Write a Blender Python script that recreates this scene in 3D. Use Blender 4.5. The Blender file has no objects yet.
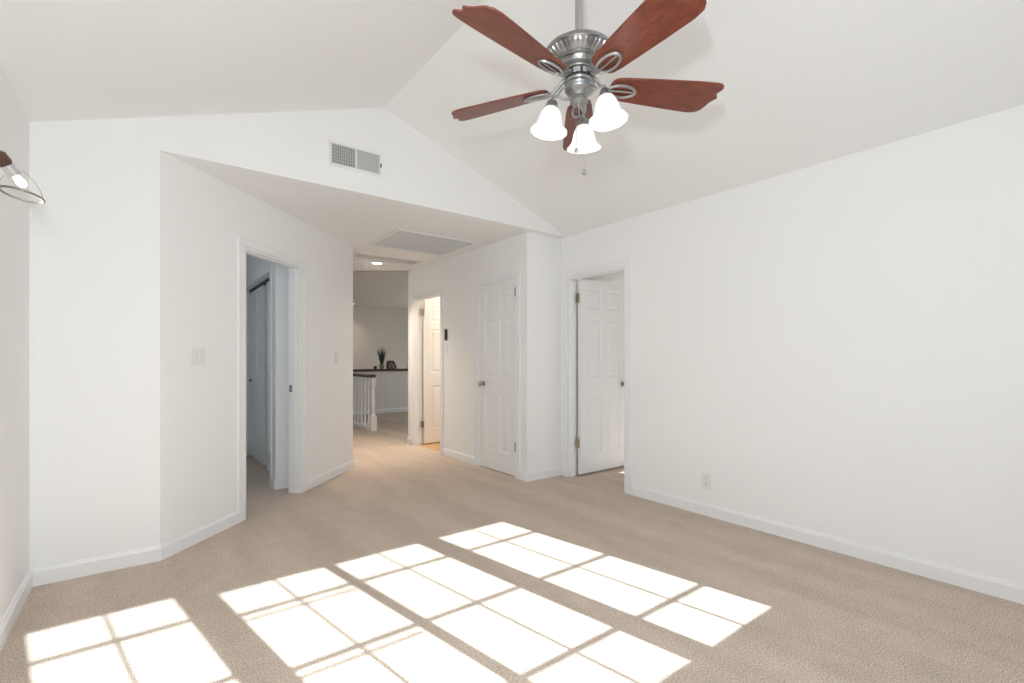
import bpy, bmesh, math, random
from mathutils import Vector, Matrix
random.seed(7)
sc = bpy.context.scene
COL = sc.collection
PI = math.pi

# ------------------------------------------------------------------ camera
TH = 0.65197
cam_d = bpy.data.cameras.new('camera')
cam = bpy.data.objects.new('camera', cam_d); COL.objects.link(cam)
cam.location = (0, 0, 1.1976)
cam.rotation_euler = (PI/2, 0, -TH)
cam_d.sensor_width = 36.0
cam_d.lens = 36.0*481.07/1024
cam_d.shift_y = 17.4/1024
cam_d.clip_start = 0.02
sc.camera = cam

# ------------------------------------------------------------------ world, sun, lamps of the photographer, exposure
w = bpy.data.worlds.new('daylight'); sc.world = w; w.use_nodes = True
bg = w.node_tree.nodes['Background']
bg.inputs[0].default_value = (0.78, 0.90, 1.0, 1); bg.inputs[1].default_value = 1.8

SUN_K = 0.178; SUN_T = 0.63
sd = bpy.data.lights.new('sun', 'SUN'); sun = bpy.data.objects.new('sun', sd); COL.objects.link(sun)
sun.rotation_euler = Vector((-SUN_K, 1, -SUN_T)).to_track_quat('-Z', 'Y').to_euler()
sd.energy = 25.0; sd.angle = math.radians(0.4); sd.color = (0.86, 0.94, 1.0)

def point(name, loc, e, r=0.05, col=(1, 1, 1)):
    d = bpy.data.lights.new(name, 'POINT'); o = bpy.data.objects.new(name, d); COL.objects.link(o)
    o.location = loc; d.energy = e; d.shadow_soft_size = r; d.color = col
    return o
point('camera_flash', (-0.15, -0.02, 1.50), 142.0, 0.045, (0.89, 0.95, 1.0))

sc.view_settings.view_transform = 'Standard'
sc.view_settings.look = 'None'
sc.view_settings.gamma = 1.0
sc.view_settings.use_curve_mapping = False
sc.view_settings.exposure = -0.80
cy = sc.cycles
cy.use_denoising = True
try: cy.denoiser = 'OPENIMAGEDENOISE'
except Exception: pass
cy.max_bounces = 10; cy.diffuse_bounces = 7; cy.transparent_max_bounces = 12
cy.sample_clamp_indirect = 6.0
cy.caustics_reflective = False; cy.caustics_refractive = False

# ------------------------------------------------------------------ materials
def mat(name, col, rough=0.5, metal=0.0, emit=None, estr=0.0, spec=None):
    m = bpy.data.materials.new(name); m.use_nodes = True
    b = m.node_tree.nodes['Principled BSDF']
    b.inputs['Base Color'].default_value = (*col, 1)
    b.inputs['Roughness'].default_value = rough
    b.inputs['Metallic'].default_value = metal
    if spec is not None: b.inputs['Specular IOR Level'].default_value = spec
    if emit:
        b.inputs['Emission Color'].default_value = (*emit, 1)
        b.inputs['Emission Strength'].default_value = estr
    return m

def bump(m, scale, strength, dist=0.002, detail=4, col_amt=0.0):
    nt = m.node_tree; b = nt.nodes['Principled BSDF']
    tc = nt.nodes.new('ShaderNodeTexCoord')
    n = nt.nodes.new('ShaderNodeTexNoise'); n.inputs['Scale'].default_value = scale; n.inputs['Detail'].default_value = detail
    bp = nt.nodes.new('ShaderNodeBump'); bp.inputs['Strength'].default_value = strength; bp.inputs['Distance'].default_value = dist
    nt.links.new(tc.outputs['Object'], n.inputs['Vector'])
    nt.links.new(n.outputs['Fac'], bp.inputs['Height'])
    nt.links.new(bp.outputs['Normal'], b.inputs['Normal'])
    return n

M = {}
M['wall'] = mat('wall_paint', (0.885, 0.885, 0.88), 0.62, spec=0.25); bump(M['wall'], 60, 0.12, 0.002)
M['taupe'] = mat('landing_paint', (0.74, 0.68, 0.61), 0.65, spec=0.2); bump(M['taupe'], 60, 0.12, 0.002)
M['ceil'] = mat('ceiling_paint', (0.875, 0.875, 0.87), 0.8, spec=0.15); bump(M['ceil'], 70, 0.15, 0.002)
M['trim'] = mat('trim_paint', (0.86, 0.865, 0.87), 0.35, spec=0.4)
M['door'] = mat('door_paint', (0.84, 0.842, 0.845), 0.38, spec=0.4)
M['plate'] = mat('white_plastic', (0.80, 0.80, 0.79), 0.3)
M['slot'] = mat('dark_slot', (0.05, 0.05, 0.05), 0.6)
M['vent'] = mat('vent_enamel', (0.84, 0.84, 0.83), 0.4)
M['louvre'] = mat('louvre_enamel', (0.55, 0.55, 0.545), 0.5)
M['box'] = mat('filter_box_grey', (0.22, 0.22, 0.215), 0.7)
M['grille'] = mat('grille_enamel', (0.64, 0.64, 0.63), 0.5)
M['hatch'] = mat('hatch_grey', (0.58, 0.57, 0.56), 0.7)
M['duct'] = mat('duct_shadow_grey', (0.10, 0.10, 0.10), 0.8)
M['pewter'] = mat('pewter_metal', (0.31, 0.31, 0.305), 0.32, 0.9)
M['pewter_l'] = mat('pewter_light', (0.44, 0.44, 0.44), 0.3, 0.88)
M['blackm'] = mat('black_gap_metal', (0.03, 0.03, 0.03), 0.5, 0.3)
M['hinge'] = mat('antique_brass', (0.33, 0.27, 0.19), 0.4, 0.85)
M['hinge_d'] = mat('dark_hinge', (0.14, 0.13, 0.12), 0.4, 0.8)
M['nickel'] = mat('satin_nickel', (0.42, 0.40, 0.38), 0.25, 0.95)
M['strike'] = mat('strike_metal', (0.30, 0.29, 0.28), 0.4, 0.8)
M['shade'] = mat('frosted_glass', (0.95, 0.95, 0.94), 0.3, 0, (1.0, 0.985, 0.96), 0.7)
M['bulb'] = mat('lit_bulb', (1, 1, 1), 0.3, 0, (1.0, 0.93, 0.80), 9.0)
M['bulb2'] = mat('lit_lamp_bulb', (1, 1, 1), 0.3, 0, (1.0, 0.96, 0.90), 5.0)
M['led'] = mat('recessed_led', (1, 1, 1), 0.4, 0, (1.0, 0.90, 0.76), 14.0)
M['rail'] = mat('dark_oak_rail', (0.075, 0.033, 0.016), 0.35)
M['socket'] = mat('brown_socket', (0.07, 0.032, 0.02), 0.4)
M['bronze'] = mat('weathered_bronze_ring', (0.22, 0.20, 0.18), 0.4, 0.8)
M['chrome'] = mat('chrome_collar', (0.75, 0.74, 0.73), 0.15, 1.0)
M['black'] = mat('black_plastic', (0.012, 0.012, 0.012), 0.35)
M['leaf'] = mat('dark_green_leaf', (0.035, 0.055, 0.025), 0.5)
M['pot'] = mat('pale_green_glass_pot', (0.20, 0.24, 0.18), 0.3)
M['decor'] = mat('dark_brown_decor', (0.06, 0.045, 0.04), 0.5)
M['decor_p'] = mat('grey_brown_decor_face', (0.22, 0.19, 0.17), 0.5)
M['vase'] = mat('white_ceramic', (0.85, 0.85, 0.83), 0.2)
M['vinyl'] = mat('honey_vinyl', (0.55, 0.33, 0.15), 0.35); bump(M['vinyl'], 20, 0.1)
M['track'] = mat('track_black', (0.02, 0.02, 0.02), 0.5)
M['bead'] = mat('beadboard_paint', (0.78, 0.74, 0.68), 0.5)

def carpet():
    m = mat('beige_carpet', (0.5, 0.4, 0.33), 0.95, spec=0.05)
    nt = m.node_tree; L = nt.links.new; b = nt.nodes['Principled BSDF']
    tc = nt.nodes.new('ShaderNodeTexCoord')
    def noise(sc_, det, rough=0.6, vec=None):
        n = nt.nodes.new('ShaderNodeTexNoise'); n.inputs['Scale'].default_value = sc_
        n.inputs['Detail'].default_value = det; n.inputs['Roughness'].default_value = rough
        L(vec or tc.outputs['Object'], n.inputs['Vector']); return n
    fine = noise(150, 4, 0.85)
    mp = nt.nodes.new('ShaderNodeMapping'); mp.inputs['Rotation'].default_value = (0, 0, math.radians(28))
    mp.inputs['Scale'].default_value = (4.2, 0.7, 1)
    L(tc.outputs['Object'], mp.inputs['Vector'])
    streak = noise(1.0, 3, 0.45, mp.outputs['Vector'])
    blotch = noise(9, 4, 0.6)
    cr = nt.nodes.new('ShaderNodeValToRGB')
    cr.color_ramp.elements[0].position = 0.39; cr.color_ramp.elements[0].color = (0.34, 0.27, 0.215, 1)
    cr.color_ramp.elements[1].position = 0.61; cr.color_ramp.elements[1].color = (0.79, 0.675, 0.575, 1)
    L(fine.outputs['Fac'], cr.inputs['Fac'])
    def mulby(src, fac, lo, hi, a, z):
        r = nt.nodes.new('ShaderNodeMapRange'); r.inputs[1].default_value = a; r.inputs[2].default_value = z
        r.inputs[3].default_value = lo; r.inputs[4].default_value = hi
        L(fac, r.inputs[0])
        x = nt.nodes.new('ShaderNodeVectorMath'); x.operation = 'SCALE'
        L(src, x.inputs[0]); L(r.outputs[0], x.inputs['Scale']); return x.outputs[0]
    c = mulby(cr.outputs['Color'], streak.outputs['Fac'], 0.93, 1.05, 0.40, 0.60)
    c = mulby(c, blotch.outputs['Fac'], 0.95, 1.04, 0.35, 0.65)
    L(c, b.inputs['Base Color'])
    bp = nt.nodes.new('ShaderNodeBump'); bp.inputs['Strength'].default_value = 0.35; bp.inputs['Distance'].default_value = 0.005
    L(fine.outputs['Fac'], bp.inputs['Height']); L(bp.outputs['Normal'], b.inputs['Normal'])
    return m
M['carpet'] = carpet()

def wood():
    m = mat('cherry_blade_wood', (0.2, 0.05, 0.025), 0.28, spec=0.5)
    nt = m.node_tree; L = nt.links.new; b = nt.nodes['Principled BSDF']
    tc = nt.nodes.new('ShaderNodeTexCoord'); mp = nt.nodes.new('ShaderNodeMapping')
    mp.inputs['Scale'].default_value = (9, 26, 9)
    n = nt.nodes.new('ShaderNodeTexNoise'); n.inputs['Scale'].default_value = 1.6; n.inputs['Detail'].default_value = 8
    n.inputs['Roughness'].default_value = 0.7; n.inputs['Distortion'].default_value = 0.6
    cr = nt.nodes.new('ShaderNodeValToRGB')
    cr.color_ramp.elements[0].position = 0.3; cr.color_ramp.elements[0].color = (0.085, 0.018, 0.010, 1)
    cr.color_ramp.elements[1].position = 0.72; cr.color_ramp.elements[1].color = (0.215, 0.050, 0.024, 1)
    L(tc.outputs['Object'], mp.inputs['Vector']); L(mp.outputs['Vector'], n.inputs['Vector'])
    L(n.outputs['Fac'], cr.inputs['Fac']); L(cr.outputs['Color'], b.inputs['Base Color'])
    return m
M['wood'] = wood()

def glass(name, tint=(1, 1, 1), mix=0.12, rough=0.02):
    m = bpy.data.materials.new(name); m.use_nodes = True; nt = m.node_tree; nt.nodes.clear(); L = nt.links.new
    o = nt.nodes.new('ShaderNodeOutputMaterial'); t = nt.nodes.new('ShaderNodeBsdfTransparent')
    t.inputs[0].default_value = (*tint, 1)
    g = nt.nodes.new('ShaderNodeBsdfGlossy'); g.inputs['Roughness'].default_value = rough
    lw = nt.nodes.new('ShaderNodeLayerWeight'); lw.inputs['Blend'].default_value = mix
    mx = nt.nodes.new('ShaderNodeMixShader')
    L(lw.outputs['Fresnel'], mx.inputs[0]); L(t.outputs[0], mx.inputs[1]); L(g.outputs[0], mx.inputs[2]); L(mx.outputs[0], o.inputs[0])
    return m
M['glass'] = glass('clear_glass', (0.995, 0.995, 0.992), 0.02)
M['pane'] = glass('window_glass', (0.96, 0.97, 0.97), 0.08)

# ------------------------------------------------------------------ mesh helpers
def link(name, bm, m, parent=None, smooth=False, angle=35):
    bmesh.ops.recalc_face_normals(bm, faces=bm.faces)
    me = bpy.data.meshes.new(name); bm.to_mesh(me); bm.free()
    me.materials.append(m)
    o = bpy.data.objects.new(name, me); COL.objects.link(o)
    if smooth:
        for p in me.polygons: p.use_smooth = True
        try: me.set_sharp_from_angle(angle=math.radians(angle))
        except Exception: pass
    if parent: o.parent = parent
    return o
def tag(o, label=None, cat=None, group=None, kind=None):
    if label: o['label'] = label
    if cat: o['category'] = cat
    if group: o['group'] = group
    if kind: o['kind'] = kind
    return o
def struct(o, label=None):
    o['kind'] = 'structure'
    if label: o['label'] = label
    return o
def empty(name, loc=(0, 0, 0), rz=0.0):
    o = bpy.data.objects.new(name, None); COL.objects.link(o); o.location = loc; o.rotation_euler = (0, 0, rz)
    o.empty_display_size = 0.1
    return o
def BM(): return bmesh.new()
def hexa(bm, pts):
    v = [bm.verts.new(p) for p in pts]
    for f in ((0, 1, 2, 3), (4, 5, 6, 7), (0, 1, 5, 4), (1, 2, 6, 5), (2, 3, 7, 6), (3, 0, 4, 7)):
        bm.faces.new([v[i] for i in f])
def box(bm, x0, x1, y0, y1, z0, z1):
    hexa(bm, [(x0, y0, z0), (x1, y0, z0), (x1, y1, z0), (x0, y1, z0), (x0, y0, z1), (x1, y0, z1), (x1, y1, z1), (x0, y1, z1)])
def prism(bm, poly, z0, z1):
    a = [bm.verts.new((x, y, z0)) for x, y in poly]; b = [bm.verts.new((x, y, z1)) for x, y in poly]
    bm.faces.new(a[::-1]); bm.faces.new(b); n = len(poly)
    for i in range(n): bm.faces.new((a[i], a[(i+1) % n], b[(i+1) % n], b[i]))
def lathe(bm, prof, seg=32, mtx=None, rfun=None, cap=True):
    rings = []
    for k, (r, z) in enumerate(prof):
        ring = []
        for i in range(seg):
            a = 2*PI*i/seg; rr = r*(rfun(a, k) if rfun else 1)
            p = Vector((rr*math.cos(a), rr*math.sin(a), z))
            ring.append(bm.verts.new(mtx @ p if mtx else p))
        rings.append(ring)
    for a, b in zip(rings, rings[1:]):
        for i in range(seg): bm.faces.new((a[i], a[(i+1) % seg], b[(i+1) % seg], b[i]))
    if cap:
        bm.faces.new(rings[0][::-1]); bm.faces.new(rings[-1])
def tube(bm, pts, rad, seg=10, closed=False):
    pts = [Vector(p) for p in pts]; n = len(pts); rings = []
    up = Vector((0, 0, 1)); prev = None
    for i, p in enumerate(pts):
        if closed: t = pts[(i+1) % n]-pts[i-1]
        else: t = pts[min(i+1, n-1)]-pts[max(i-1, 0)]
        t.normalize()
        if prev is None:
            ref = up if abs(t.z) < 0.9 else Vector((1, 0, 0)); u = t.cross(ref).normalized()
        else: u = (prev-t*prev.dot(t)).normalized()
        prev = u; v = t.cross(u)
        r = rad[i] if isinstance(rad, (list, tuple)) else rad
        rings.append([bm.verts.new(p+u*r*math.cos(2*PI*k/seg)+v*r*math.sin(2*PI*k/seg)) for k in range(seg)])
    m = n if closed else n-1
    for i in range(m):
        a, b = rings[i], rings[(i+1) % n]
        for k in range(seg): bm.faces.new((a[k], a[(k+1) % seg], b[(k+1) % seg], b[k]))
    if not closed: bm.faces.new(rings[0][::-1]); bm.faces.new(rings[-1])
def bez(p0, p1, p2, p3, n=12):
    p0, p1, p2, p3 = map(Vector, (p0, p1, p2, p3)); o = []
    for i in range(n+1):
        t = i/n; o.append(p0*(1-t)**3+3*p1*t*(1-t)**2+3*p2*t*t*(1-t)+p3*t**3)
    return o
def bevel(o, wd=0.003, seg=2):
    b = o.modifiers.new('bevel', 'BEVEL'); b.width = wd; b.segments = seg; b.limit_method = 'ANGLE'; b.angle_limit = math.radians(40)
    return o

# walls: p0->p1 is the visible face, thickness goes to 'side' (+1 = left of the direction p0->p1)
def wall_bm(bm, p0, p1, th, top, opens=(), side=1, z0=0.0, breaks=()):
    p0 = Vector((*p0, 0)); p1 = Vector((*p1, 0)); d = p1-p0; L = d.length; d.normalize(); n = Vector((-d.y, d.x, 0))*side*th
    tf = top if callable(top) else (lambda u: top)
    us = sorted({0.0, L, *breaks, *[o[0] for o in opens], *[o[1] for o in opens]})
    def blk(u0, u1, za0, za1, zb0, zb1):
        a = p0+d*u0; b = p0+d*u1; Z = Vector((0, 0, 1))
        hexa(bm, [a+Z*za0, b+Z*zb0, b+n+Z*zb0, a+n+Z*za0, a+Z*za1, b+Z*zb1, b+n+Z*zb1, a+n+Z*za1])
    for u0, u1 in zip(us, us[1:]):
        if u1-u0 < 1e-5: continue
        mid = (u0+u1)/2; cur = z0
        for (a, b, c, e) in sorted([o for o in opens if o[0] <= mid <= o[1]], key=lambda q: q[2]):
            if c > cur+1e-5: blk(u0, u1, cur, c, cur, c)
            cur = e
        blk(u0, u1, cur, tf(u0), cur, tf(u1))
def wall(name, *a, **k):
    bm = BM(); wall_bm(bm, *a, **k); return struct(link(name, bm, M['wall']))

# ------------------------------------------------------------------ dimensions
XL, XR, YH, YB, XP = -0.482, 3.418, 3.549, 3.647, 2.967
YF = -0.40
XM = (XL+XR)/2; HR = 3.136; HE = 2.443; SL = (HR-HE)/(XR-XM)
ZC = 2.44
gable = lambda X: HR-SL*abs(X-XM)
B0 = Vector((0.072, 3.549)); D0 = Vector((1.822, 5.273)); DU = (D0-B0).normalized(); DN = Vector((-DU.y, DU.x))
DL = (D0-B0).length
def dg(u, v=0.0):
    p = B0+DU*u+DN*v; return (p.x, p.y)
DOOR_H = 2.03
FAR_Z = 2.62

# ------------------------------------------------------------------ floor
bm = BM()
prism(bm, [(-0.7, -0.6), (6.6, -0.6), (6.6, 7.8), (-0.7, 7.8)], -0.12, 0)
prism(bm, [(3.93, 9.9), (3.06, 7.8), (6.6, 7.8), (6.6, 9.9)], -0.12, 0)
prism(bm, [(1.6, 7.8), (2.98, 7.8), (2.98, 9.9), (1.6, 9.9)], -0.12, 0)
prism(bm, [(1.6, 9.9), (6.6, 9.9), (6.6, 13.0), (1.6, 13.0)], -0.12, 0)
struct(link('floor', bm, M['carpet']), 'beige cut pile carpet running through the room and hallway')
bm = BM(); box(bm, 3.03, 4.9, 5.05, 6.20, 0.0005, 0.004)
struct(link('floor_bathroom', bm, M['vinyl']), 'honey coloured floor seen through the far hallway doorway')
# stairwell shaft under the balustrade
bm = BM()
wall_bm(bm, (2.98, 7.8), (2.98, 9.9), 0.06, -0.121, z0=-2.6)
wall_bm(bm, (3.93, 9.9), (3.06, 7.8), 0.06, -0.121, z0=-2.6)
wall_bm(bm, (2.98, 9.96), (3.95, 9.96), 0.06, -0.121, z0=-2.6)
box(bm, 2.9, 4.0, 7.7, 10.0, -2.7, -2.6)
struct(link('wall_stairwell', bm, M['wall']))

# ------------------------------------------------------------------ walls
wall('wall_left', (XL, YF-0.1), (XL, YH+0.1), 0.1, HE+0.06, side=1)
# header above the hallway mouth with the left piece of the back wall
bm = BM()
wall_bm(bm, (XL-0.1, YH), (B0.x, YH), 0.1, lambda u: gable(XL-0.1+u)+0.05, side=1)
struct(link('wall_back', bm, M['wall']))
bm = BM()
wall_bm(bm, (B0.x, YH), (XR+0.0, YH), 0.1, lambda u: gable(B0.x+u)+0.02, side=1, z0=ZC, breaks=(XM-B0.x,))
struct(link('wall_header', bm, M['wall']), 'gable wall above the flat hallway ceiling')
wall('wall_diagonal', dg(0), dg(DL), 0.10, ZC+0.02, opens=[(0.726, 1.450, 0, DOOR_H)], side=1)
wall('wall_back_right', (XP+0.115, YB), (XR+0.1, YB), 0.1, ZC+0.02, side=1)
wall('wall_right', (XR, YF-0.1), (XR, YB+0.1), 0.1, HE+0.06, opens=[(2.800-YF+0.1, 3.540-YF+0.1, 0, DOOR_H)], side=-1)
wall('wall_hall_right', (XP, YB), (XP, 6.311), 0.115, FAR_Z+0.01, opens=[(3.815-YB, 4.500-YB, 0, DOOR_H), (5.362-YB, 6.126-YB, 0, DOOR_H)], side=-1)
wall('wall_hall_left', (D0.x, D0.y), (D0.x, 13.0), 0.1, FAR_Z+0.01, side=1)
wall('wall_landing_near', (XP+0.116, 6.311), (6.6, 6.311), 0.10, FAR_Z+0.01, side=-1)
bm = BM(); wall_bm(bm, (1.6, 12.75), (6.6, 12.75), 0.1, FAR_Z+0.01, side=1); struct(link('wall_far', bm, M['taupe']))
wall('wall_landing_right', (6.5, 6.2), (6.5, 12.8), 0.1, FAR_Z+0.01, opens=[(0.5, 5.6, 0.35, 2.35)], side=-1)  # unseen window opening, added to bring daylight onto the landing
# small bedroom behind the diagonal doorway
wall('wall_bedroom_left', (XL, YH+0.1), (XL, 6.9), 0.1, ZC+0.02, opens=[(0.8, 2.1, 0.9, 2.1)], side=1)  # opening out of view, put in so daylight reaches the bedroom
wall('wall_bedroom_far', (XL, 6.80), (1.722, 6.80), 0.1, ZC+0.02, side=1)
bm = BM()
prism(bm, [(0.955, 4.83), (1.285, 4.83), (1.45, 5.00), (1.45, 5.04), (0.955, 5.04)], 0, ZC)
box(bm, 0.955, 1.065, 5.04, 6.74, 2.05, ZC)
box(bm, 0.955, 1.065, 6.74, 6.80, 0, ZC)
struct(link('wall_closet', bm, M['wall']))
# room behind the right doorway
wn = (4.42, 6.3, 0.35, 1.64)  # unseen window for the sun sliver, enlarged to brighten this room
wall('wall_side_room_back', (XR+0.1, 3.66), (6.5, 3.66), 0.1, ZC+0.02, side=1)
wall('wall_side_room_front', (XR+0.1, 0.80), (6.5, 0.80), 0.06, ZC+0.02, opens=[(wn[0]-XR-0.1, wn[1]-XR-0.1, wn[2], wn[3])], side=-1)
wall('wall_side_room_right', (6.5, 0.74), (6.5, 3.76), 0.1, ZC+0.02, side=-1)
# bathroom shell
wall('wall_bathroom_near', (XP+0.115, 5.05), (4.9, 5.05), 0.1, ZC+0.02, side=-1)
wall('wall_bathroom_right', (4.9, 4.95), (4.9, 6.3), 0.1, ZC+0.02, side=-1)

# front wall with the four windows behind the camera (they cast the sun patches)
WZ0, WZ1 = SUN_T*(1.08-(YF-0.05)), SUN_T*(2.86-(YF-0.05))
def wx(xp, yp): return xp+SUN_K*(yp-(YF-0.05))
WINS = [(wx(-0.41, 2.93), wx(0.115, 2.93)), (wx(0.295, 2.87), wx(0.815, 2.87)), (wx(0.875, 2.87), wx(1.405, 2.86)), (wx(1.565, 2.83), wx(2.095, 2.83))]
FR = 0.03
bm = BM()
ops = []
for a, b in WINS: ops.append((a-FR-XL+0.1, b+FR-XL+0.1, WZ0-FR-0.035, WZ1+FR))
ops[0] = (ops[0][0], ops[0][1], ops[0][2]+0.057, ops[0][3]+0.057)
ops[1] = (ops[1][0], ops[2][1], ops[1][2], ops[1][3]); del ops[2]
wall_bm(bm, (XL-0.1, YF), (XR+0.1, YF), 0.06, lambda u: gable(XL-0.1+u)+0.03, opens=ops, side=-1, breaks=(XM-XL+0.1,))
struct(link('wall_front', bm, M['wall']))
MZ = [SUN_T*(y-(YF-0.05)) for y in (2.555, 1.985, 1.415)]
for i, (a, b) in enumerate(WINS):
    up = 0.057 if i == 0 else 0.0
    root = struct(empty('window_%d' % (i+1), ((a+b)/2, YF-0.05, WZ0+up)))
    bm = BM(); x0, x1 = -(b-a)/2, (b-a)/2; H = WZ1-WZ0
    fr2 = FR
    for (p, q, r, s) in ((x0-fr2, x0, -FR-0.03, H+FR), (x1, x1+fr2, -FR-0.03, H+FR), (x0, x1, -FR-0.03, 0), (x0, x1, H, H+FR)):
        box(bm, p, q, -0.008, 0.008, r, s)
    link('window_frame', bm, M['trim'], root)
    bm = BM()
    box(bm, -0.006, 0.006, -0.006, 0.006, 0, H)
    for z in MZ: box(bm, x0, x1, -0.006, 0.006, z-WZ0-0.008, z-WZ0+0.008)
    if i == 1:
        for z in MZ: box(bm, x0, x1, -0.062, -0.054, z-WZ0-0.010, z-WZ0-0.002)
    link('muntin', bm, M['trim'], root)
    bm = BM(); box(bm, x0, x1, -0.0015, 0.0015, 0, H)
    link('pane', bm, M['pane'], root)

# ------------------------------------------------------------------ ceilings
def slope_slab(name, x0, x1, y0, y1):
    bm = BM(); t = 0.1
    hexa(bm, [(x0, y0, gable(x0)), (x1, y0, gable(x1)), (x1, y1, gable(x1)), (x0, y1, gable(x0)),
              (x0, y0, gable(x0)+t), (x1, y0, gable(x1)+t), (x1, y1, gable(x1)+t), (x0, y1, gable(x0)+t)])
    return struct(link(name, bm, M['ceil']))
slope_slab('ceiling_slope_left', XL-0.1, XM, YF-0.1, YH+0.1)
slope_slab('ceiling_slope_right', XM, XR+0.1, YF-0.1, YH+0.1)
# flat hallway ceiling with the two openings of the return grille and the hatch
G1 = (1.93, 2.81, 4.31, 5.08); G2 = (1.98, 2.81, 5.53, 5.90)
ex = lambda X: 6.31+(XP-X)*0.81
bm = BM()
X0, X1 = XL-0.1, 3.082
prism(bm, [(X0, YH+0.1), (X1, YH+0.1), (X1, G1[2]), (X0, G1[2])], ZC, ZC+0.08)
prism(bm, [(X0, G1[2]), (G1[0], G1[2]), (G1[0], G1[3]), (X0, G1[3])], ZC, ZC+0.08)
prism(bm, [(G1[1], G1[2]), (X1, G1[2]), (X1, G1[3]), (G1[1], G1[3])], ZC, ZC+0.08)
prism(bm, [(X0, G1[3]), (X1, G1[3]), (X1, G2[2]), (X0, G2[2])], ZC, ZC+0.08)
prism(bm, [(X0, G2[2]), (G2[0], G2[2]), (G2[0], G2[3]), (X0, G2[3])], ZC, ZC+0.08)
prism(bm, [(G2[1], G2[2]), (X1, G2[2]), (X1, G2[3]), (G2[1], G2[3])], ZC, ZC+0.08)
prism(bm, [(X0, G2[3]), (X1, G2[3]), (X1, ex(X1)), (1.722, ex(1.722)), (X0, ex(1.722))], ZC, ZC+0.08)
struct(link('ceiling_hall', bm, M['ceil']))
bm = BM()
prism(bm, [(1.722, ex(1.722)), (X1, ex(X1)), (6.6, ex(X1)), (6.6, 13.0), (1.722, 13.0)], FAR_Z, FAR_Z+0.08)
a, b = (1.722, ex(1.722)), (X1, ex(X1))
wall_bm(bm, b, a, 0.04, FAR_Z, side=1, z0=ZC+0.0)
struct(link('ceiling_landing', bm, M['taupe']))
bm = BM(); box(bm, XR+0.1, 6.6, 0.7, 3.8, ZC, ZC+0.08); struct(link('ceiling_side_room', bm, M['ceil']))
bm = BM(); box(bm, X1, 5.0, 3.85, 6.32, ZC, ZC+0.08); struct(link('ceiling_bathroom', bm, M['ceil']))

# ------------------------------------------------------------------ baseboards
def base_bm(bm, p0, p1, side):
    """profiled board on the room side; side=+1 means left of p0->p1"""
    p0 = Vector((*p0, 0)); p1 = Vector((*p1, 0)); d = (p1-p0).normalized(); n = Vector((-d.y, d.x, 0))*side
    prof = [(0.0, 0.0), (0.014, 0.0), (0.014, 0.072), (0.009, 0.080), (0.006, 0.090), (0.0, 0.092)]
    A = [bm.verts.new(p0+n*a+Vector((0, 0, z))) for a, z in prof]; Bv = [bm.verts.new(p1+n*a+Vector((0, 0, z))) for a, z in prof]
    bm.faces.new(A); bm.faces.new(Bv[::-1])
    for i in range(len(prof)): j = (i+1) % len(prof); bm.faces.new((A[i], Bv[i], Bv[j], A[j]))
def board(name, *segs):
    bm = BM()
    for p0, p1, s in segs: base_bm(bm, p0, p1, s)
    return struct(link(name, bm, M['trim']))
board('baseboard_left', ((XL, YF), (XL, YH), -1))
board('baseboard_back', ((XL, YH), (B0.x+0.005, YH), -1))
board('baseboard_diagonal', (dg(0.0), dg(0.654), -1), (dg(1.522), dg(DL+0.012), -1))
board('baseboard_back_right', ((XP-0.012, YB), (XR, YB), -1))
board('baseboard_right', ((XR, YF), (XR, 2.735), 1))
board('baseboard_hall_right', ((XP, YB-0.012), (XP, 3.745), 1), ((XP, 4.565), (XP, 5.297), 1), ((XP, 6.191), (XP, 6.32), 1))
board('baseboard_bedroom', ((0.955, 4.83), (1.2, 4.83), -1), ((0.955, 4.82), (0.955, 4.975), 1), ((XL, 6.80), (0.955, 6.80), -1))
board('baseboard_side_room', ((XR+0.1, 3.66), (6.5, 3.66), -1))
board('baseboard_hall_left', ((D0.x, D0.y), (D0.x, 12.7), -1))

# ------------------------------------------------------------------ door trim
def casing_bm(bm, P, u0, u1, H, wd=0.062, face=0.016, depth=0.115, stop=None):
    """P(u, v): point in plan; v>0 goes into the wall, v<0 out to the room. Casing on the room side, jamb lining inside."""
    def bx(a, b, v0, v1, z0, z1):
        q = [P(a, v0), P(b, v0), P(b, v1), P(a, v1)]
        hexa(bm, [(x, y, z0) for x, y in q]+[(x, y, z1) for x, y in q])
    j = 0.006
    for a, b in ((u0-wd, u0-j), (u1+j, u1+wd)):
        bx(a, b, -0.012, 0.0, 0, H+wd)
    bx(u0-wd, u0-wd+0.016, -face, -0.012, 0, H+wd); bx(u1+wd-0.016, u1+wd, -face, -0.012, 0, H+wd)
    bx(u0-j-0.012, u0-j, -face+0.002, -0.012, 0, H+j+0.012); bx(u1+j, u1+j+0.012, -face+0.002, -0.012, 0, H+j+0.012)
    bx(u0-j, u1+j, -0.012, 0.0, H+j, H+wd)
    bx(u0-wd+0.016, u1+wd-0.016, -face, -0.012, H+wd-0.016, H+wd); bx(u0-j, u1+j, -face+0.002, -0.012, H+j, H+j+0.012)
    # lining
    t = 0.016
    bx(u0-0.001, u0+t, -0.004, depth+0.004, 0, H); bx(u1-t, u1+0.001, -0.004, depth+0.004, 0, H); bx(u0+t, u1-t, -0.004, depth+0.004, H-t, H+0.001)
    if stop is not None:
        bx(u0+t, u0+t+0.010, stop, stop+0.032, 0, H-t); bx(u1-t-0.010, u1-t, stop, stop+0.032, 0, H-t); bx(u0+t, u1-t, stop, stop+0.032, H-t-0.010, H-t)
def trim(name, *a, **k):
    bm = BM(); casing_bm(bm, *a, **k); return struct(link(name, bm, M['trim']))
t1 = trim('trim_1', dg, 0.726, 1.450, DOOR_H, wd=0.072, depth=0.10, stop=0.030)
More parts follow.
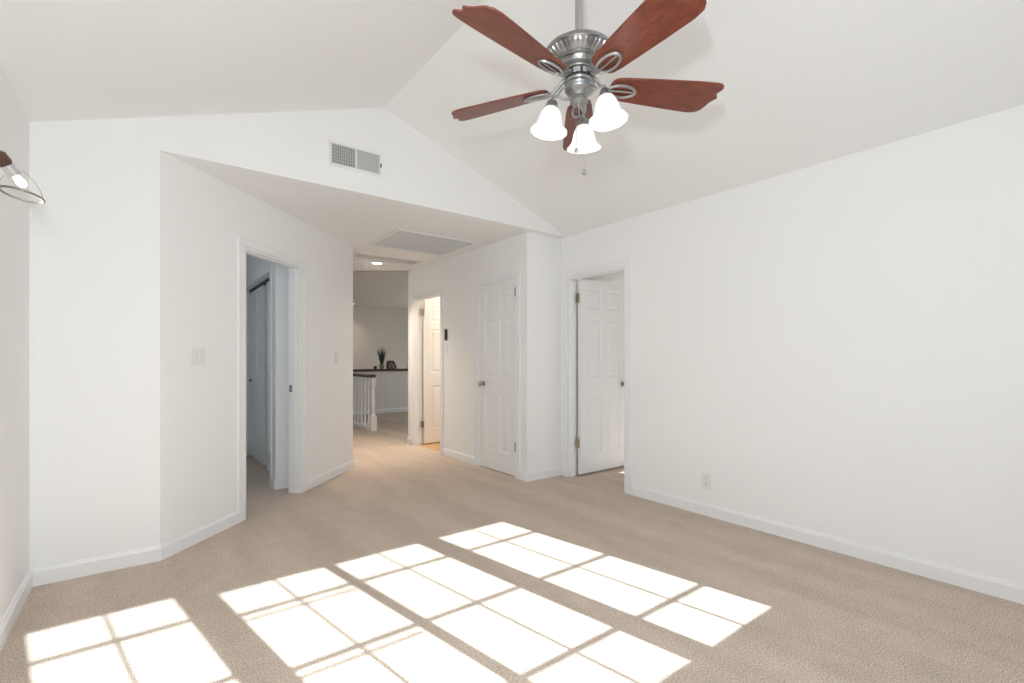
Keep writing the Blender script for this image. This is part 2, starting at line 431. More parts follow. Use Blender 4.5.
t2 = trim('trim_2', lambda u, v: (XP+v, u), 3.815, 4.500, DOOR_H, stop=0.048)
t3 = trim('trim_3', lambda u, v: (XP+v, u), 5.362, 6.126, DOOR_H, stop=0.035)
t4 = trim('trim_4', lambda u, v: (XR+v, u), 2.800, 3.540, DOOR_H, depth=0.1, stop=0.025)
# closet opening trim
bm = BM()
box(bm, 0.943, 0.955, 4.985, 5.04, 0, 2.10); box(bm, 0.955, 1.065, 5.04, 5.052, 0, 2.05)
struct(link('trim_5', bm, M['trim']))

# ------------------------------------------------------------------ six-panel doors
def panel_leaf_bm(bm, W, H=2.0, T=0.035):
    st, mu = 0.105, 0.085
    pw = (W-2*st-mu)/2
    xs = [0, st, st+pw, st+pw+mu, W-st, W]
    zs = [0, 0.205, 0.80, 0.99, 1.60, 1.70, 1.915, H]
    for s in (0, 1):
        yo = 0 if s == 0 else T; sg = 1 if s == 0 else -1
        def V(x, d, z): return bm.verts.new((x, yo+sg*d, z))
        for i in range(5):
            for k in range(7):
                x0, x1, z0, z1 = xs[i], xs[i+1], zs[k], zs[k+1]
                if i in (1, 3) and k in (1, 3, 5):
                    loops = []
                    for ins, d in ((0, 0), (0.004, 0.007), (0.016, 0.009), (0.022, 0.009), (0.040, 0.002), (0.042, 0.002)):
                        loops.append([V(x0+ins, d, z0+ins), V(x1-ins, d, z0+ins), V(x1-ins, d, z1-ins), V(x0+ins, d, z1-ins)])
                    for a, b in zip(loops, loops[1:]):
                        for q in range(4): bm.faces.new((a[q], a[(q+1) % 4], b[(q+1) % 4], b[q]))
                    bm.faces.new(loops[-1])
                else:
                    bm.faces.new((V(x0, 0, z0), V(x1, 0, z0), V(x1, 0, z1), V(x0, 0, z1)))
    for (a, b), (c_, d) in (((0, 0), (0, T)), ((W, 0), (W, T))):
        bm.faces.new([bm.verts.new(p) for p in ((a, b, 0), (c_, d, 0), (c_, d, H), (a, b, H))])
    bm.faces.new([bm.verts.new(p) for p in ((0, 0, 0), (W, 0, 0), (W, T, 0), (0, T, 0))])
    bm.faces.new([bm.verts.new(p) for p in ((0, 0, H), (W, 0, H), (W, T, H), (0, T, H))])
    bmesh.ops.remove_doubles(bm, verts=bm.verts, dist=1e-5)
def knob_bm(bm, x, z, side, T=0.035):
    """round knob on rosette on the face side (-1: y<0, +1: y>T)"""
    y = 0 if side < 0 else T
    mt = Matrix.Translation((x, y, z)) @ Matrix.Rotation(PI/2*(1 if side < 0 else -1), 4, 'X')
    lathe(bm, [(0.031, 0), (0.031, 0.005), (0.026, 0.010), (0.012, 0.012), (0.012, 0.026), (0.022, 0.034), (0.028, 0.045), (0.027, 0.056), (0.019, 0.064), (0.004, 0.066)], 24, mt)
def hinge_bm(bm, T=0.035):
    lathe(bm, [(0.0065, -0.046), (0.0075, -0.044), (0.0075, 0.044), (0.0065, 0.046)], 12)
def panel_door(name, loc, rz, W, label, knobs, hinges=(), hm=None, pin=(0, -0.006), leafw=0.03, kmat=None):
    root = struct(empty(name, loc, rz), label)
    bm = BM(); panel_leaf_bm(bm, W); link('door_leaf', bm, M['door'], root)
    for x, z, s in knobs:
        bm = BM(); knob_bm(bm, x, z, s); link('door_knob', bm, kmat or M['nickel'], root, smooth=True)
    for z in hinges:
        bm = BM(); lathe(bm, [(0.0062, z-0.047), (0.0075, z-0.044), (0.0075, z+0.044), (0.0062, z+0.047)], 12, Matrix.Translation((pin[0], pin[1], 0)))
        if leafw:
            box(bm, pin[0]-leafw, pin[0]+0.002, pin[1]-0.0, pin[1]+0.003, z-0.044, z+0.044)
            box(bm, pin[0]-0.001, pin[0]+0.002, pin[1], 0.03, z-0.044, z+0.044)
        link('hinge', bm, hm or M['hinge'], root, smooth=True)
    return root
# pantry: closed, faces the hall. local x runs towards -Y (far knob side -> near hinge side)
panel_door('door_1', (XP+0.010, 4.482, 0.012), -PI/2, 0.648, 'closed white six-panel door in the hallway with hinges on its right edge',
           [(0.065, 0.915, -1)], (0.30, 1.86), M['hinge_d'], pin=(0.655, -0.014), leafw=0.0)
# right doorway: opened 90 degrees into the side room. local x = +X, visible face y=0 (towards -Y)
panel_door('door_2', (XR+0.112, 3.478, 0.018), 0.0, 0.72, 'open white six-panel door swung into the room on the right',
           [(0.655, 0.905, -1), (0.655, 0.905, 1)], (0.325, 1.80), M['hinge'], pin=(-0.012, 0.012), leafw=0.034)
# bathroom doorway
panel_door('door_3', (XP+0.130, 6.065, 0.018), 0.0, 0.74, 'open white door at the far end of the hallway in a warm lit room',
           [(0.675, 0.905, -1), (0.675, 0.905, 1)], (0.27, 1.83), M['hinge'], pin=(-0.012, 0.012), leafw=0.034)
# closet sliding doors
for i, (y1, y0, lab) in enumerate(((6.735, 5.90, 'far white sliding closet door with a small finger pull'), (5.72, 5.055, 'near white sliding closet door beside the closet trim'))):
    r = struct(empty('door_%d' % (4+i), (1.040, y1, 0.015), -PI/2), lab)
    bm = BM(); panel_leaf_bm(bm, y1-y0, 2.0, 0.03); link('door_leaf', bm, M['door'], r)
    if i == 0:
        bm = BM(); lathe(bm, [(0.022, 0), (0.024, 0.004), (0.014, 0.012), (0.018, 0.022), (0.004, 0.028)], 16, Matrix.Translation((0.10, 0, 0.92)) @ Matrix.Rotation(PI/2, 4, 'X'))
        link('finger_pull', bm, M['hinge'], r, smooth=True)
bm = BM(); box(bm, 1.035, 1.075, 5.052, 6.74, 2.020, 2.05); struct(link('trim_6', bm, M['track']), 'dark sliding track above the closet doors')
# strike plate on the far jamb of the diagonal doorway
bm = BM()
q = [dg(1.4345, 0.064), dg(1.4325, 0.064), dg(1.4325, 0.096), dg(1.4345, 0.096)]
hexa(bm, [(x, y, 0.900) for x, y in q]+[(x, y, 0.965) for x, y in q]); link('strike_plate', bm, M['strike'], t1)

# ------------------------------------------------------------------ electrical plates
def plate_frame(loc, normal):
    """matrix: local x = along wall, y = out of the wall, z = up"""
    n = Vector((normal[0], normal[1], 0)).normalized(); x = Vector((n.y, -n.x, 0))
    return Matrix(((x.x, n.x, 0, loc[0]), (x.y, n.y, 0, loc[1]), (0, 0, 1, loc[2]), (0, 0, 0, 1)))
def placed(name, loc, normal):
    r = empty(name); r.matrix_world = plate_frame(loc, normal); return r
def rocker_switch(loc, normal, gangs, label, group=None):
    r = placed('light_switch', loc, normal); tag(r, label, 'light switch', group)
    wd = 0.07+0.046*(gangs-1)
    bm = BM(); box(bm, -wd/2, wd/2, 0, 0.005, -0.058, 0.058); bevel(link('wall_plate', bm, M['plate'], r), 0.002)
    for g in range(gangs):
        cx = (g-(gangs-1)/2)*0.046
        bm = BM(); hexa(bm, [(cx-0.016, 0.004, -0.033), (cx+0.016, 0.004, -0.033), (cx+0.016, 0.004, 0.033), (cx-0.016, 0.004, 0.033),
                             (cx-0.016, 0.011, -0.033), (cx+0.016, 0.011, -0.033), (cx+0.016, 0.006, 0.033), (cx-0.016, 0.006, 0.033)])
        bevel(link('rocker', bm, M['plate'], r), 0.0012)
    return r
nD = (DU.y, -DU.x)
rocker_switch((*dg(0.287, -0.0), 1.212), nD, 2, 'double white wall switch left of the diagonal doorway')
rocker_switch((*dg(2.10, -0.0), 1.212), nD, 1, 'single white wall switch right of the diagonal doorway')
rocker_switch((0.955, 4.915, 1.20), (-1, 0), 1, 'small white switch seen inside the diagonal doorway beside the closet')
rocker_switch((XP, 5.215, 1.33), (-1, 0), 1, 'small white wall switch under the black oblong control in the hallway')
r = placed('wall_control', (XP, 5.215, 1.495), (-1, 0)); tag(r, 'black oblong control on the hallway wall between the two doorways', 'wall control')
def stadium(bm, hw, hh, y0, y1, n=10):
    pts = []
    for k in range(n+1): a = PI*k/n; pts.append((hw*math.cos(a), hh-hw+hw*math.sin(a)))
    for k in range(n+1): a = PI+PI*k/n; pts.append((hw*math.cos(a), -(hh-hw)+hw*math.sin(a)))
    a = [bm.verts.new((x, y0, z)) for x, z in pts]; b = [bm.verts.new((x, y1, z)) for x, z in pts]
    bm.faces.new(a); bm.faces.new(b[::-1]); m = len(pts)
    for i in range(m): bm.faces.new((a[i], a[(i+1) % m], b[(i+1) % m], b[i]))
bm = BM(); stadium(bm, 0.030, 0.078, 0.0, 0.004); link('backplate', bm, M['plate'], r)
bm = BM(); stadium(bm, 0.024, 0.072, 0.004, 0.020); bevel(link('control_body', bm, M['black'], r), 0.003)
bm = BM(); lathe(bm, [(0.011, 0), (0.011, 0.002), (0.006, 0.003)], 16, Matrix.Translation((0, 0.020, -0.035)) @ Matrix.Rotation(-PI/2, 4, 'X')); link('button', bm, M['slot'], r)
# outlet
r = placed('power_outlet', (XR, 2.025, 0.262), (-1, 0)); tag(r, 'white duplex power outlet low on the right wall', 'power outlet')
bm = BM(); box(bm, -0.037, 0.037, 0, 0.005, -0.060, 0.060); bevel(link('wall_plate', bm, M['plate'], r), 0.002)
for dz in (-0.022, 0.022):
    bm = BM(); lathe(bm, [(0.0165, 0.004), (0.0165, 0.007), (0.015, 0.008)], 20, Matrix.Translation((0, 0, dz)) @ Matrix.Rotation(-PI/2, 4, 'X'))
    f = link('receptacle', bm, M['plate'], r)
    bm = BM()
    for dx in (-0.006, 0.006): box(bm, dx-0.001, dx+0.001, 0.0078, 0.0086, dz-0.001, dz+0.008)
    lathe(bm, [(0.0024, 0.0078), (0.0024, 0.0086)], 10, Matrix.Translation((0, 0, dz-0.008)) @ Matrix.Rotation(-PI/2, 4, 'X'))
    link('slot', bm, M['slot'], f)

# ------------------------------------------------------------------ supply register on the gable wall
r = placed('air_register', (1.2475, YH, 2.683), (0, -1)); tag(r, 'white rectangular air register high on the gable wall', 'air vent')
# local x runs towards -X of the room for this normal, so mirrored below
W2, H2 = 0.182, 0.076
bm = BM()
for (a, b, c, d) in ((-W2-0.012, W2+0.012, H2-0.004, H2+0.014), (-W2-0.012, W2+0.012, -H2-0.014, -H2+0.004), (-W2-0.014, -W2+0.003, -H2, H2), (W2-0.003, W2+0.014, -H2, H2), (-0.006, 0.006, -H2, H2)):
    box(bm, a, b, 0, 0.010, c, d)
link('frame', bm, M['vent'], r)
bm = BM(); box(bm, -W2, W2, 0.0002, 0.0012, -H2, H2); link('duct_shade_sheet', bm, M['duct'], r)  # dark sheet on the wall, the duct's shade put into its colour
fx = plate_frame((0, 0, 0), (0, -1)); sgn = 1 if (fx @ Vector((1, 0, 0))).x > 0 else -1
for side, nm in ((-1, 'left'), (1, 'right')):
    bm = BM(); a0, a1 = (0.008, W2-0.003)
    n = 13
    for k in range(n):
        x = side*(a0+(a1-a0)*(k+0.5)/n)*sgn
        tw = 0.0045 if side < 0 else 0.0085
        hexa(bm, [(x-0.0012-tw*0.5*sgn, 0.0015, -H2), (x+0.0012-tw*0.5*sgn, 0.0015, -H2), (x+0.0012-tw*0.5*sgn, 0.0015, H2), (x-0.0012-tw*0.5*sgn, 0.0015, H2),
                  (x-0.0012+tw*0.5*sgn, 0.008, -H2), (x+0.0012+tw*0.5*sgn, 0.008, -H2), (x+0.0012+tw*0.5*sgn, 0.008, H2), (x-0.0012+tw*0.5*sgn, 0.008, H2)])
    m = 7
    for k in range(m):
        z = -H2+2*H2*(k+0.5)/m; x0, x1 = sorted((side*a0*sgn, side*a1*sgn))
        box(bm, x0, x1, 0.0012, 0.0045, z-0.0018, z+0.0018)
    link('louvre_bank', bm, M['louvre'], r)
bm = BM(); x = sgn*(W2+0.006); box(bm, x-0.003, x+0.003, 0.010, 0.022, -0.02, 0.006); link('damper_lever', bm, M['slot'], r)

# ------------------------------------------------------------------ return grille and hatch in the hall ceiling
def ceiling_frame(bm, x0, x1, y0, y1, wd, z0, z1):
    box(bm, x0-wd, x1+wd, y0-wd, y0, z0, z1); box(bm, x0-wd, x1+wd, y1, y1+wd, z0, z1)
    box(bm, x0-wd, x0, y0, y1, z0, z1); box(bm, x1, x1+wd, y0, y1, z0, z1)
root = empty('return_air_grille', ((G1[0]+G1[1])/2, (G1[2]+G1[3])/2, ZC)); tag(root, 'large louvred return air grille in the hallway ceiling', 'air vent')
hx, hy = (G1[1]-G1[0])/2, (G1[3]-G1[2])/2
bm = BM(); ceiling_frame(bm, -hx+0.012, hx-0.012, -hy+0.012, hy-0.012, 0.030, -0.012, -0.0005); bevel(link('frame', bm, M['vent'], root), 0.003)
bm = BM(); n = 12
for k in range(n):
    y = -hy+0.014+(2*hy-0.028)*(k+0.5)/n
    hexa(bm, [(-hx+0.012, y+0.010, -0.009), (hx-0.012, y+0.010, -0.009), (hx-0.012, y+0.013, -0.009), (-hx+0.012, y+0.013, -0.009),
              (-hx+0.012, y-0.013, 0.010), (hx-0.012, y-0.013, 0.010), (hx-0.012, y-0.010, 0.010), (-hx+0.012, y-0.010, 0.010)])
link('louvres', bm, M['grille'], root)
bm = BM(); box(bm, -hx+0.001, hx-0.001, -hy+0.001, hy-0.001, 0.06, 0.065)
for s in (-1, 1):
    box(bm, s*(hx-0.003)-0.002, s*(hx-0.003)+0.002, -hy+0.001, hy-0.001, 0.004, 0.06); box(bm, -hx+0.001, hx-0.001, s*(hy-0.003)-0.002, s*(hy-0.003)+0.002, 0.004, 0.06)
link('filter_box', bm, M['box'], root)
root = empty('ceiling_hatch', ((G2[0]+G2[1])/2, (G2[2]+G2[3])/2, ZC)); tag(root, 'narrow grey ceiling hatch beyond the large louvred grille', 'hatch')
hx, hy = (G2[1]-G2[0])/2, (G2[3]-G2[2])/2
bm = BM(); ceiling_frame(bm, -hx+0.010, hx-0.010, -hy+0.010, hy-0.010, 0.030, -0.014, -0.0005); bevel(link('frame', bm, M['vent'], root), 0.003)
bm = BM(); box(bm, -hx+0.002, hx-0.002, -hy+0.002, hy-0.002, 0.020, 0.030); link('hatch_panel', bm, M['hatch'], root)

# ------------------------------------------------------------------ recessed lights
def recessed(x, y, z, label, e):
    root = empty('recessed_light', (x, y, z)); tag(root, label, 'ceiling light')
    bm = BM(); lathe(bm, [(0.060, -0.001), (0.062, -0.007), (0.085, -0.006), (0.088, -0.0005)], 32, cap=False); link('trim_ring', bm, M['vent'], root, smooth=True)
    bm = BM(); lathe(bm, [(0.061, -0.005), (0.061, -0.002)], 32); link('lens', bm, M['led'], root)
    d = bpy.data.lights.new('recessed_lamp', 'SPOT'); o = bpy.data.objects.new('recessed_lamp', d); COL.objects.link(o)
    o.location = (x, y, z-0.02); d.energy = e; d.spot_size = math.radians(115); d.spot_blend = 1.0; d.shadow_soft_size = 0.06; d.color = (1.0, 0.84, 0.68)
recessed(2.39, 6.01, ZC, 'round lit recessed light in the hallway ceiling past the grille', 240)
recessed(4.22, 12.3, FAR_Z, 'round lit recessed light far off above the landing', 60)
point('bathroom_lamp', (4.0, 5.7, 2.2), 36, 0.1, (1.0, 0.82, 0.62))

# ------------------------------------------------------------------ balustrade
root = empty('balustrade', (3.02, 7.76, 0)); tag(root, 'white balustrade with a dark wooden handrail at the end of the hallway', 'railing')
bm = BM(); box(bm, -0.045, 0.045, -0.045, 0.045, 0, 0.25)
prism(bm, [(-0.045, -0.045), (0.045, -0.045), (0.045, 0.045), (-0.045, 0.045)], 0.25, 0.252)
lathe(bm, [(0.042, 0.25), (0.032, 0.27), (0.036, 0.285), (0.026, 0.30), (0.030, 0.45), (0.027, 0.62), (0.022, 0.72), (0.032, 0.735), (0.030, 0.75)], 20)
box(bm, -0.034, 0.034, -0.034, 0.034, 0.75, 0.885)
bevel(link('newel_post', bm, M['trim'], root, smooth=False), 0.003)
bm = BM()
lathe(bm, [(0.040, 0.885), (0.048, 0.895), (0.048, 0.925), (0.040, 0.937), (0.010, 0.942)], 20)
prf = [(-0.032, 0.885), (-0.034, 0.905), (-0.026, 0.928), (0, 0.935), (0.026, 0.928), (0.034, 0.905), (0.032, 0.885)]
a = [bm.verts.new((x, 0.0, z)) for x, z in prf]; b = [bm.verts.new((x, 2.14, z)) for x, z in prf]
bm.faces.new(a); bm.faces.new(b[::-1])
for i in range(len(prf)): j = (i+1) % len(prf); bm.faces.new((a[i], a[j], b[j], b[i]))
link('handrail', bm, M['rail'], root, smooth=True)
bm = BM(); box(bm, -0.04, 0.04, 0.045, 2.14, 0.0, 0.05); link('base_rail', bm, M['trim'], root)
bal = None
for k in range(11):
    y = 0.20+0.172*k
    if bal is None:
        bm = BM(); box(bm, -0.016, 0.016, -0.016, 0.016, 0.05, 0.19)
        lathe(bm, [(0.016, 0.19), (0.012, 0.205), (0.017, 0.22), (0.013, 0.24), (0.017, 0.36), (0.012, 0.62), (0.011, 0.87)], 12)
        box(bm, -0.011, 0.011, -0.011, 0.011, 0.86, 0.89)
        bal = link('baluster', bm, M['trim'], root); o = bal
    else:
        o = bal.copy(); COL.objects.link(o); o.parent = root
    o.location = (0, y, 0)

# ------------------------------------------------------------------ half wall with cap, beyond the stairs
HX0, HX1, HY = 3.06, 4.80, 10.20
bm = BM(); box(bm, HX0, HX1, HY, HY+0.12, 0, 0.925)
n = 24
for k in range(n):
    x = HX0+0.01+(HX1-HX0-0.02)*(k+0.5)/n; hw = (HX1-HX0-0.02)/n/2-0.004
    box(bm, x-hw, x+hw, HY-0.006, HY, 0.09, 0.925)
hw_ = struct(link('wall_half', bm, M['bead']), 'panelled half wall at the far side of the landing')
bm = BM(); box(bm, HX0-0.0, HX1+0.02, HY-0.05, HY+0.17, 0.925, 0.975); bevel(link('wood_cap', bm, M['rail'], hw_), 0.006)
board('baseboard_far', ((HX0, HY-0.006), (HX1+0.2, HY-0.006), -1))
bm = BM(); box(bm, HX1, 6.5, HY, HY+0.12, 0, 0.925); box(bm, HX1+0.03, 6.5, HY-0.02, HY+0.14, 0.925, 0.95)
struct(link('wall_half_right', bm, M['bead']))

# objects on the cap
CZ = 0.976
def spike_plant(loc):
    root = empty('potted_plant', loc); tag(root, 'spiky dark green plant in a small pot on the half wall ledge', 'plant')
    bm = BM(); lathe(bm, [(0.035, 0), (0.050, 0.02), (0.056, 0.09), (0.058, 0.10), (0.050, 0.10), (0.046, 0.08)], 20, cap=False)
    lathe(bm, [(0.034, 0.001), (0.03, 0.002)], 20)
    lathe(bm, [(0.047, 0.082), (0.01, 0.088)], 20)
    link('pot', bm, M['pot'], root, smooth=True)
    bm = BM(); rnd = random.Random(3)
    for k in range(26):
        az = rnd.uniform(0, 2*PI); L = rnd.uniform(0.20, 0.42); lean = rnd.uniform(0.02, 0.26)
        d = Vector((math.cos(az), math.sin(az), 0)); s = Vector((-d.y, d.x, 0)); prevs = None; N = 6
        for i in range(N+1):
            t = i/N; c = d*(0.02+lean*L*(t+0.5*t*t))+Vector((0, 0, 0.085+L*t*(1-0.15*lean*t))); wd = 0.017*(1-t)**0.7*(1+0.4*math.sin(PI*t))+0.0005
            cur = [bm.verts.new(c-s*wd), bm.verts.new(c+d*0.003), bm.verts.new(c+s*wd), bm.verts.new(c-d*0.003)]
            if prevs:
                for q in range(4): bm.faces.new((prevs[q], prevs[(q+1) % 4], cur[(q+1) % 4], cur[q]))
            prevs = cur
    link('leaves', bm, M['leaf'], root)
    return root
spike_plant((4.19, 10.26, CZ))
r = empty('decorative_box', (4.41, 10.26, CZ)); tag(r, 'dark arched ornament with a grey face on the half wall ledge right of the plant', 'ornament')
def arch(bm, pts, y0, y1):
    a = [bm.verts.new((x, y0, z)) for x, z in pts]; b = [bm.verts.new((x, y1, z)) for x, z in pts]
    bm.faces.new(a); bm.faces.new(b[::-1]); m = len(pts)
    for i in range(m): bm.faces.new((a[i], a[(i+1) % m], b[(i+1) % m], b[i]))
bm = BM(); arch(bm, [(-0.10, 0), (0.115, 0), (0.10, 0.07), (0.06, 0.16), (0.03, 0.185), (-0.06, 0.185), (-0.095, 0.15)], -0.05, 0.05); bevel(link('body', bm, M['decor'], r), 0.004)
bm = BM(); arch(bm, [(-0.07, 0.02), (-0.03, 0.02), (-0.01, 0.15), (-0.06, 0.14)], -0.054, -0.048); link('face_panel', bm, M['decor_p'], r)
bm = BM(); arch(bm, [(0.0, 0.02), (0.06, 0.02), (0.045, 0.10), (0.015, 0.12)], -0.054, -0.048); link('face_panel', bm, M['decor_p'], r)
r = empty('candle_holder', (4.04, 10.26, CZ)); tag(r, 'tiny dark candle holder on the half wall ledge left of the plant', 'candle holder')
bm = BM(); lathe(bm, [(0.028, 0), (0.034, 0.01), (0.034, 0.06), (0.030, 0.065), (0.026, 0.06)], 18); link('cup', bm, M['decor'], r, smooth=True)
bm = BM(); lathe(bm, [(0.018, 0.055), (0.018, 0.085), (0.002, 0.088)], 14); link('candle', bm, M['vase'], r, smooth=True)
r = empty('white_vase', (4.84, 10.26, 0.951)); tag(r, 'small white vase mostly hidden at the right end of the half wall ledge', 'vase')
bm = BM(); lathe(bm, [(0.03, 0), (0.05, 0.03), (0.062, 0.09), (0.05, 0.15), (0.026, 0.19), (0.028, 0.215), (0.022, 0.215), (0.02, 0.19)], 20); link('vase_body', bm, M['vase'], r, smooth=True)

# ------------------------------------------------------------------ ceiling fan
FX, FY = XM, 1.453
fan = empty('ceiling_fan', (FX, FY, 0)); tag(fan, 'pewter ceiling fan with five cherry wood blades and three lit glass shades', 'ceiling fan')
rz = HR-0.004
bm = BM(); lathe(bm, [(0.017, 2.46), (0.017, rz-0.09)], 20); link('down_rod', bm, M['pewter_l'], fan, smooth=True)
bm = BM(); lathe(bm, [(0.02, rz-0.11), (0.035, rz-0.10), (0.060, rz-0.05), (0.068, rz-0.03)], 32); link('canopy', bm, M['pewter'], fan, smooth=True)
# motor housing: wide dish with fluted underside
bm = BM()
lathe(bm, [(0.02, 2.545), (0.05, 2.542), (0.11, 2.525), (0.142, 2.502), (0.151, 2.490), (0.152, 2.481), (0.147, 2.475), (0.142, 2.478), (0.10, 2.490)], 64, cap=False)
lathe(bm, [(0.104, 2.452), (0.106, 2.447), (0.100, 2.443), (0.092, 2.443), (0.088, 2.438), (0.084, 2.425), (0.072, 2.420), (0.066, 2.418), (0.064, 2.412), (0.052, 2.410), (0.05, 2.405)], 48, cap=False)
link('motor_housing', bm, M['pewter'], fan, smooth=True)
bm = BM()
lathe(bm, [(0.143, 2.478), (0.136, 2.469), (0.122, 2.460), (0.102, 2.451)], 240, rfun=lambda a, k: 1+(0.022 if math.sin(40*a) > 0 else -0.022)*(0.3 if k in (0,) else 1), cap=False)
link('fluted_band', bm, M['pewter_l'], fan, smooth=True, angle=20)
bm = BM(); lathe(bm, [(0.055, 2.418), (0.055, 2.376)], 32); link('rotor_gap', bm, M['blackm'], fan)
bm = BM()
for k in range(10):
    a0 = 2*PI*k/10; pts = [(r_*math.cos(a0+s*0.24), r_*math.sin(a0+s*0.24)) for r_, s in ((0.050, -1), (0.062, -1), (0.062, 0), (0.062, 1), (0.050, 1))]
    prism(bm, pts, 2.386, 2.408)
link('rotor_collar', bm, M['pewter_l'], fan)
# switch housing / light kit body
bm = BM()
KT = [(0.05, 2.380), (0.060, 2.378), (0.063, 2.370), (0.059, 2.362), (0.060, 2.350), (0.063, 2.345), (0.060, 2.338), (0.060, 2.326), (0.056, 2.318), (0.042, 2.310), (0.038, 2.304),
      (0.032, 2.292), (0.033, 2.278), (0.038, 2.272), (0.038, 2.262), (0.033, 2.254), (0.024, 2.248), (0.016, 2.244), (0.010, 2.236), (0.004, 2.232)]
lathe(bm, [(r_, 2.380-(2.380-z_)*0.78) for r_, z_ in KT], 40)
link('light_kit', bm, M['pewter'], fan, smooth=True)
# blades
A0 = 189.0; PITCH = -math.tan(math.radians(14))
ZB = 2.362
def blade_bm(bm):
    cw = [(0.135, -0.022), (0.141, -0.040), (0.158, -0.053), (0.20, -0.060), (0.30, -0.068), (0.42, -0.077), (0.54, -0.084), (0.600, -0.085), (0.622, -0.082), (0.633, -0.073), (0.637, -0.062), (0.632, -0.050), (0.625, -0.040), (0.624, -0.031)]
    tip = [(0.636, -0.016), (0.638, -0.008), (0.626, 0.004), (0.616, 0.022), (0.610, 0.044), (0.600, 0.064), (0.580, 0.079)]
    ccw = [(0.54, 0.084), (0.42, 0.077), (0.30, 0.068), (0.20, 0.060), (0.158, 0.053), (0.141, 0.040), (0.135, 0.022)]
    pts = cw+tip+ccw
    t = 0.004
    lo = [bm.verts.new((x, y, y*PITCH-t)) for x, y in pts]; hi = [bm.verts.new((x, y, y*PITCH+t)) for x, y in pts]
    bm.faces.new(lo); bm.faces.new(hi[::-1]); m = len(pts)
    for i in range(m): bm.faces.new((lo[i], lo[(i+1) % m], hi[(i+1) % m], hi[i]))
def iron_bm(bm):
    # arm from the rotor out to an oval loop under the blade
    tube(bm, bez((0.055, 0, 2.397-ZB), (0.085, 0, 2.400-ZB), (0.10, 0, -0.012), (0.135, 0, -0.010), 12), [0.010]*4+[0.008]*9, 10)
    N = 32; pts = []
    for k in range(N):
        a = 2*PI*k/N; x = 0.190+0.062*math.cos(a); y = 0.030*math.sin(a); pts.append((x, y, y*PITCH-0.009))
    tube(bm, pts, 0.0062, 8, closed=True)
    tube(bm, [(0.128, 0, -0.010), (0.19, 0, -0.009), (0.252, 0, -0.009)], 0.0040, 8)
bl = ir = None
for k in range(5):
    ang = math.radians(A0-72*k)
    if bl is None:
        bm = BM(); blade_bm(bm); bl = link('blade', bm, M['wood'], fan); bevel(bl, 0.002); o1 = bl
        bm = BM(); iron_bm(bm); ir = link('blade_arm', bm, M['pewter_l'], fan, smooth=True); o2 = ir
    else:
        o1 = bl.copy(); COL.objects.link(o1); o1.parent = fan
        o2 = ir.copy(); COL.objects.link(o2); o2.parent = fan
    for o in (o1, o2): o.location = (0, 0, ZB); o.rotation_euler = (0, 0, ang)
# lamps
SH = [(36, 0.128), (-88, 0.141), (154, 0.118)]
for ang, rad in SH:
    a = math.radians(ang); c, s = math.cos(a), math.sin(a)
    P = lambda r_, z, t=0.0: (r_*c-t*s, r_*s+t*c, z)
    bm = BM()
    tube(bm, bez(P(0.034, 2.305), P(0.070, 2.275), P(0.085, 2.318), P(rad-0.006, 2.300))+bez(P(rad-0.006, 2.300), P(rad+0.002, 2.296), P(rad+0.002, 2.290), P(rad, 2.278), 5)[1:], 0.0058, 10)
    tube(bm, bez(P(0.052, 2.345), P(0.085, 2.352), P(0.080, 2.306), P(0.108, 2.304)), 0.0042, 8)
    link('lamp_arm', bm, M['pewter_l'], fan, smooth=True)
    tilt = Matrix.Translation(Vector(P(rad, 2.278))) @ Matrix.Rotation(a, 4, 'Z') @ Matrix.Rotation(math.radians(-7), 4, 'Y')
    bm = BM(); lathe(bm, [(0.008, 0.006), (0.018, 0.002), (0.023, -0.006), (0.024, -0.018), (0.029, -0.024), (0.029, -0.030), (0.024, -0.032)], 28, tilt)
    hold = link('shade_holder', bm, M['pewter'], fan, smooth=True)
    bm = BM()
    prof = [(0.025, -0.026), (0.033, -0.034), (0.042, -0.050), (0.049, -0.072), (0.054, -0.096), (0.060, -0.115), (0.070, -0.131), (0.080, -0.141), (0.081, -0.144),
            (0.077, -0.143), (0.067, -0.134), (0.057, -0.116), (0.051, -0.096), (0.046, -0.072), (0.039, -0.050), (0.030, -0.036)]
    prof = [(r_*0.96, -0.026+(z_+0.026)*0.86) for r_, z_ in prof]
    lathe(bm, prof, 48, tilt, rfun=lambda t, k: 1+0.010*math.cos(12*t)*(1 if k < 15 else 0), cap=False)
    sh = link('lamp_shade', bm, M['shade'], fan, smooth=True)
    bm = BM(); lathe(bm, [(0.010, -0.035), (0.014, -0.05), (0.026, -0.075), (0.029, -0.092), (0.024, -0.108), (0.012, -0.118), (0.002, -0.120)], 24, tilt)
    link('bulb', bm, M['bulb2'], sh, smooth=True)
# pull chains
for (dx, dy, zb, fr) in ((-0.031, -0.014, 2.078, 0.0085), (-0.005, -0.034, 1.986, 0.010)):
    bm = BM(); tube(bm, [(dx*0.6, dy*0.6, 2.285), (dx, dy, 2.262), (dx, dy, zb)], 0.0013, 6); ch = link('pull_chain', bm, M['pewter_l'], fan)
    bm = BM(); lathe(bm, [(0.002, fr+0.004), (0.005, fr), (fr*0.9, 0.004), (fr, 0), (fr*0.8, -fr*0.6), (0.002, -fr)], 16, Matrix.Translation((dx, dy, zb-0.008))); link('fob', bm, M['pewter'], ch, smooth=True)

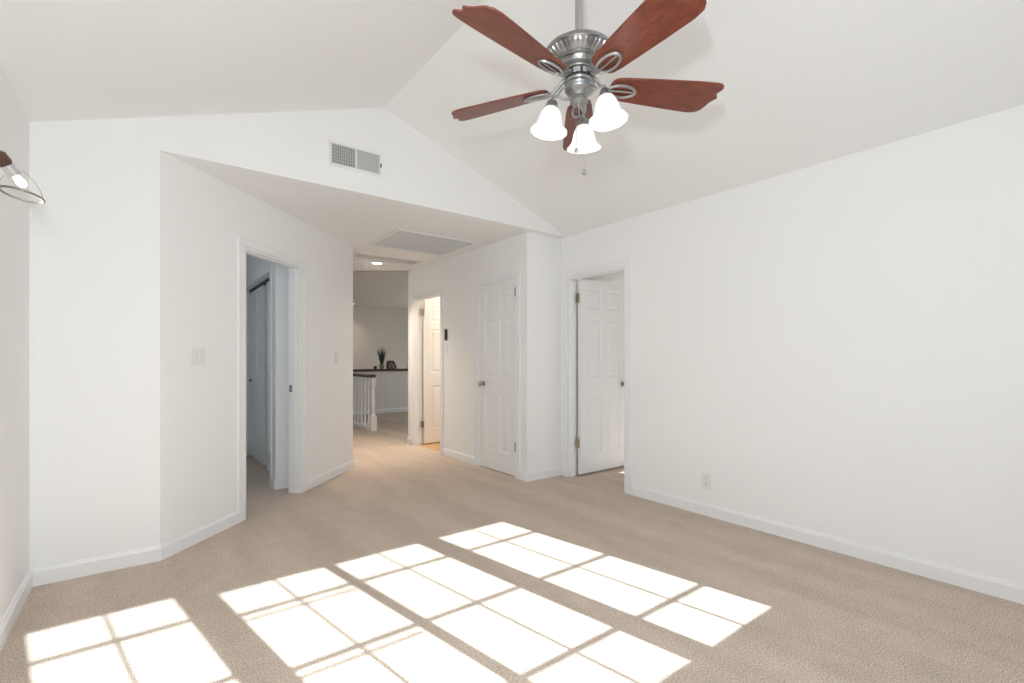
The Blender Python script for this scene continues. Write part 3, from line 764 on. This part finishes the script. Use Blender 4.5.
# ------------------------------------------------------------------ wall sconce on the left wall
sc_root = empty('wall_sconce', (XL, 2.20, 1.905)); tag(sc_root, 'lit wall sconce with a clear glass shade and bronze rim on the left wall', 'wall lamp')
off = sc_root.location.copy()
RC = Vector((-0.333, 2.319, 1.757))-off        # centre of the tilted rim of the glass
RN = Vector((-0.18, -0.09, -0.98)).normalized()
CC = Vector((-0.352, 2.300, 1.822))-off       # collar
ax = Vector((0.52, 0.42, -0.74)).normalized()
def frame(c, n): return Matrix.Translation(c) @ n.to_track_quat('Z', 'Y').to_matrix().to_4x4()
def circ(c, n, rad, N=40):
    u = Vector((1, 0, 0)); u = (u-n*u.dot(n)).normalized(); v = n.cross(u)
    return [c+u*rad*math.cos(2*PI*k/N)+v*rad*math.sin(2*PI*k/N) for k in range(N)]
def slink(name, bm, m, parent=None): return link(name, bm, m, parent or sc_root, smooth=True)
mt = frame(CC, ax)
bm = BM(); tube(bm, circ(RC, RN, 0.055), 0.0038, 8, closed=True); slink('glass_rim', bm, M['bronze'])
bm = BM(); rings = []
for k in range(9):
    t = k/8; c = CC.lerp(RC, t)-ax*0.004*(1-t); n = ax.lerp(RN, t).normalized(); rad = 0.021+(0.055-0.021)*math.sin(PI/2*t)**0.8
    rings.append([bm.verts.new(p) for p in circ(c, n, rad)])
for a, b in zip(rings, rings[1:]):
    for i in range(40): bm.faces.new((a[i], a[(i+1) % 40], b[(i+1) % 40], b[i]))
slink('glass_shade', bm, M['glass'])
bm = BM(); lathe(bm, [(0.0090, 0.004), (0.009, 0.010), (0.011, 0.020), (0.0135, 0.030), (0.0125, 0.040), (0.008, 0.047), (0.002, 0.049)], 20, mt); slink('bulb', bm, M['bulb'])
bm = BM(); lathe(bm, [(0.017, 0.006), (0.020, 0.008), (0.020, -0.026), (0.016, -0.028)], 28, mt); slink('collar', bm, M['chrome'])
bm = BM(); lathe(bm, [(0.018, -0.028), (0.022, -0.034), (0.022, -0.060), (0.012, -0.072), (0.007, -0.075)], 24, mt); slink('socket', bm, M['socket'])
top = mt @ Vector((0, 0, -0.072))
bm = BM(); tube(bm, bez(top, top-ax*0.03, Vector((0.06, 0.0, 0.01)), Vector((0.015, 0.0, 0.0))), 0.006, 10); slink('arm', bm, M['bronze'])
bm = BM(); lathe(bm, [(0.055, 0.0), (0.055, 0.012), (0.045, 0.020), (0.010, 0.026)], 32, Matrix.Rotation(PI/2, 4, 'Y')); slink('backplate', bm, M['bronze'])
pl = point('sconce_bulb_light', off+CC+ax*0.10, 0.6, 0.02, (1.0, 0.85, 0.65))
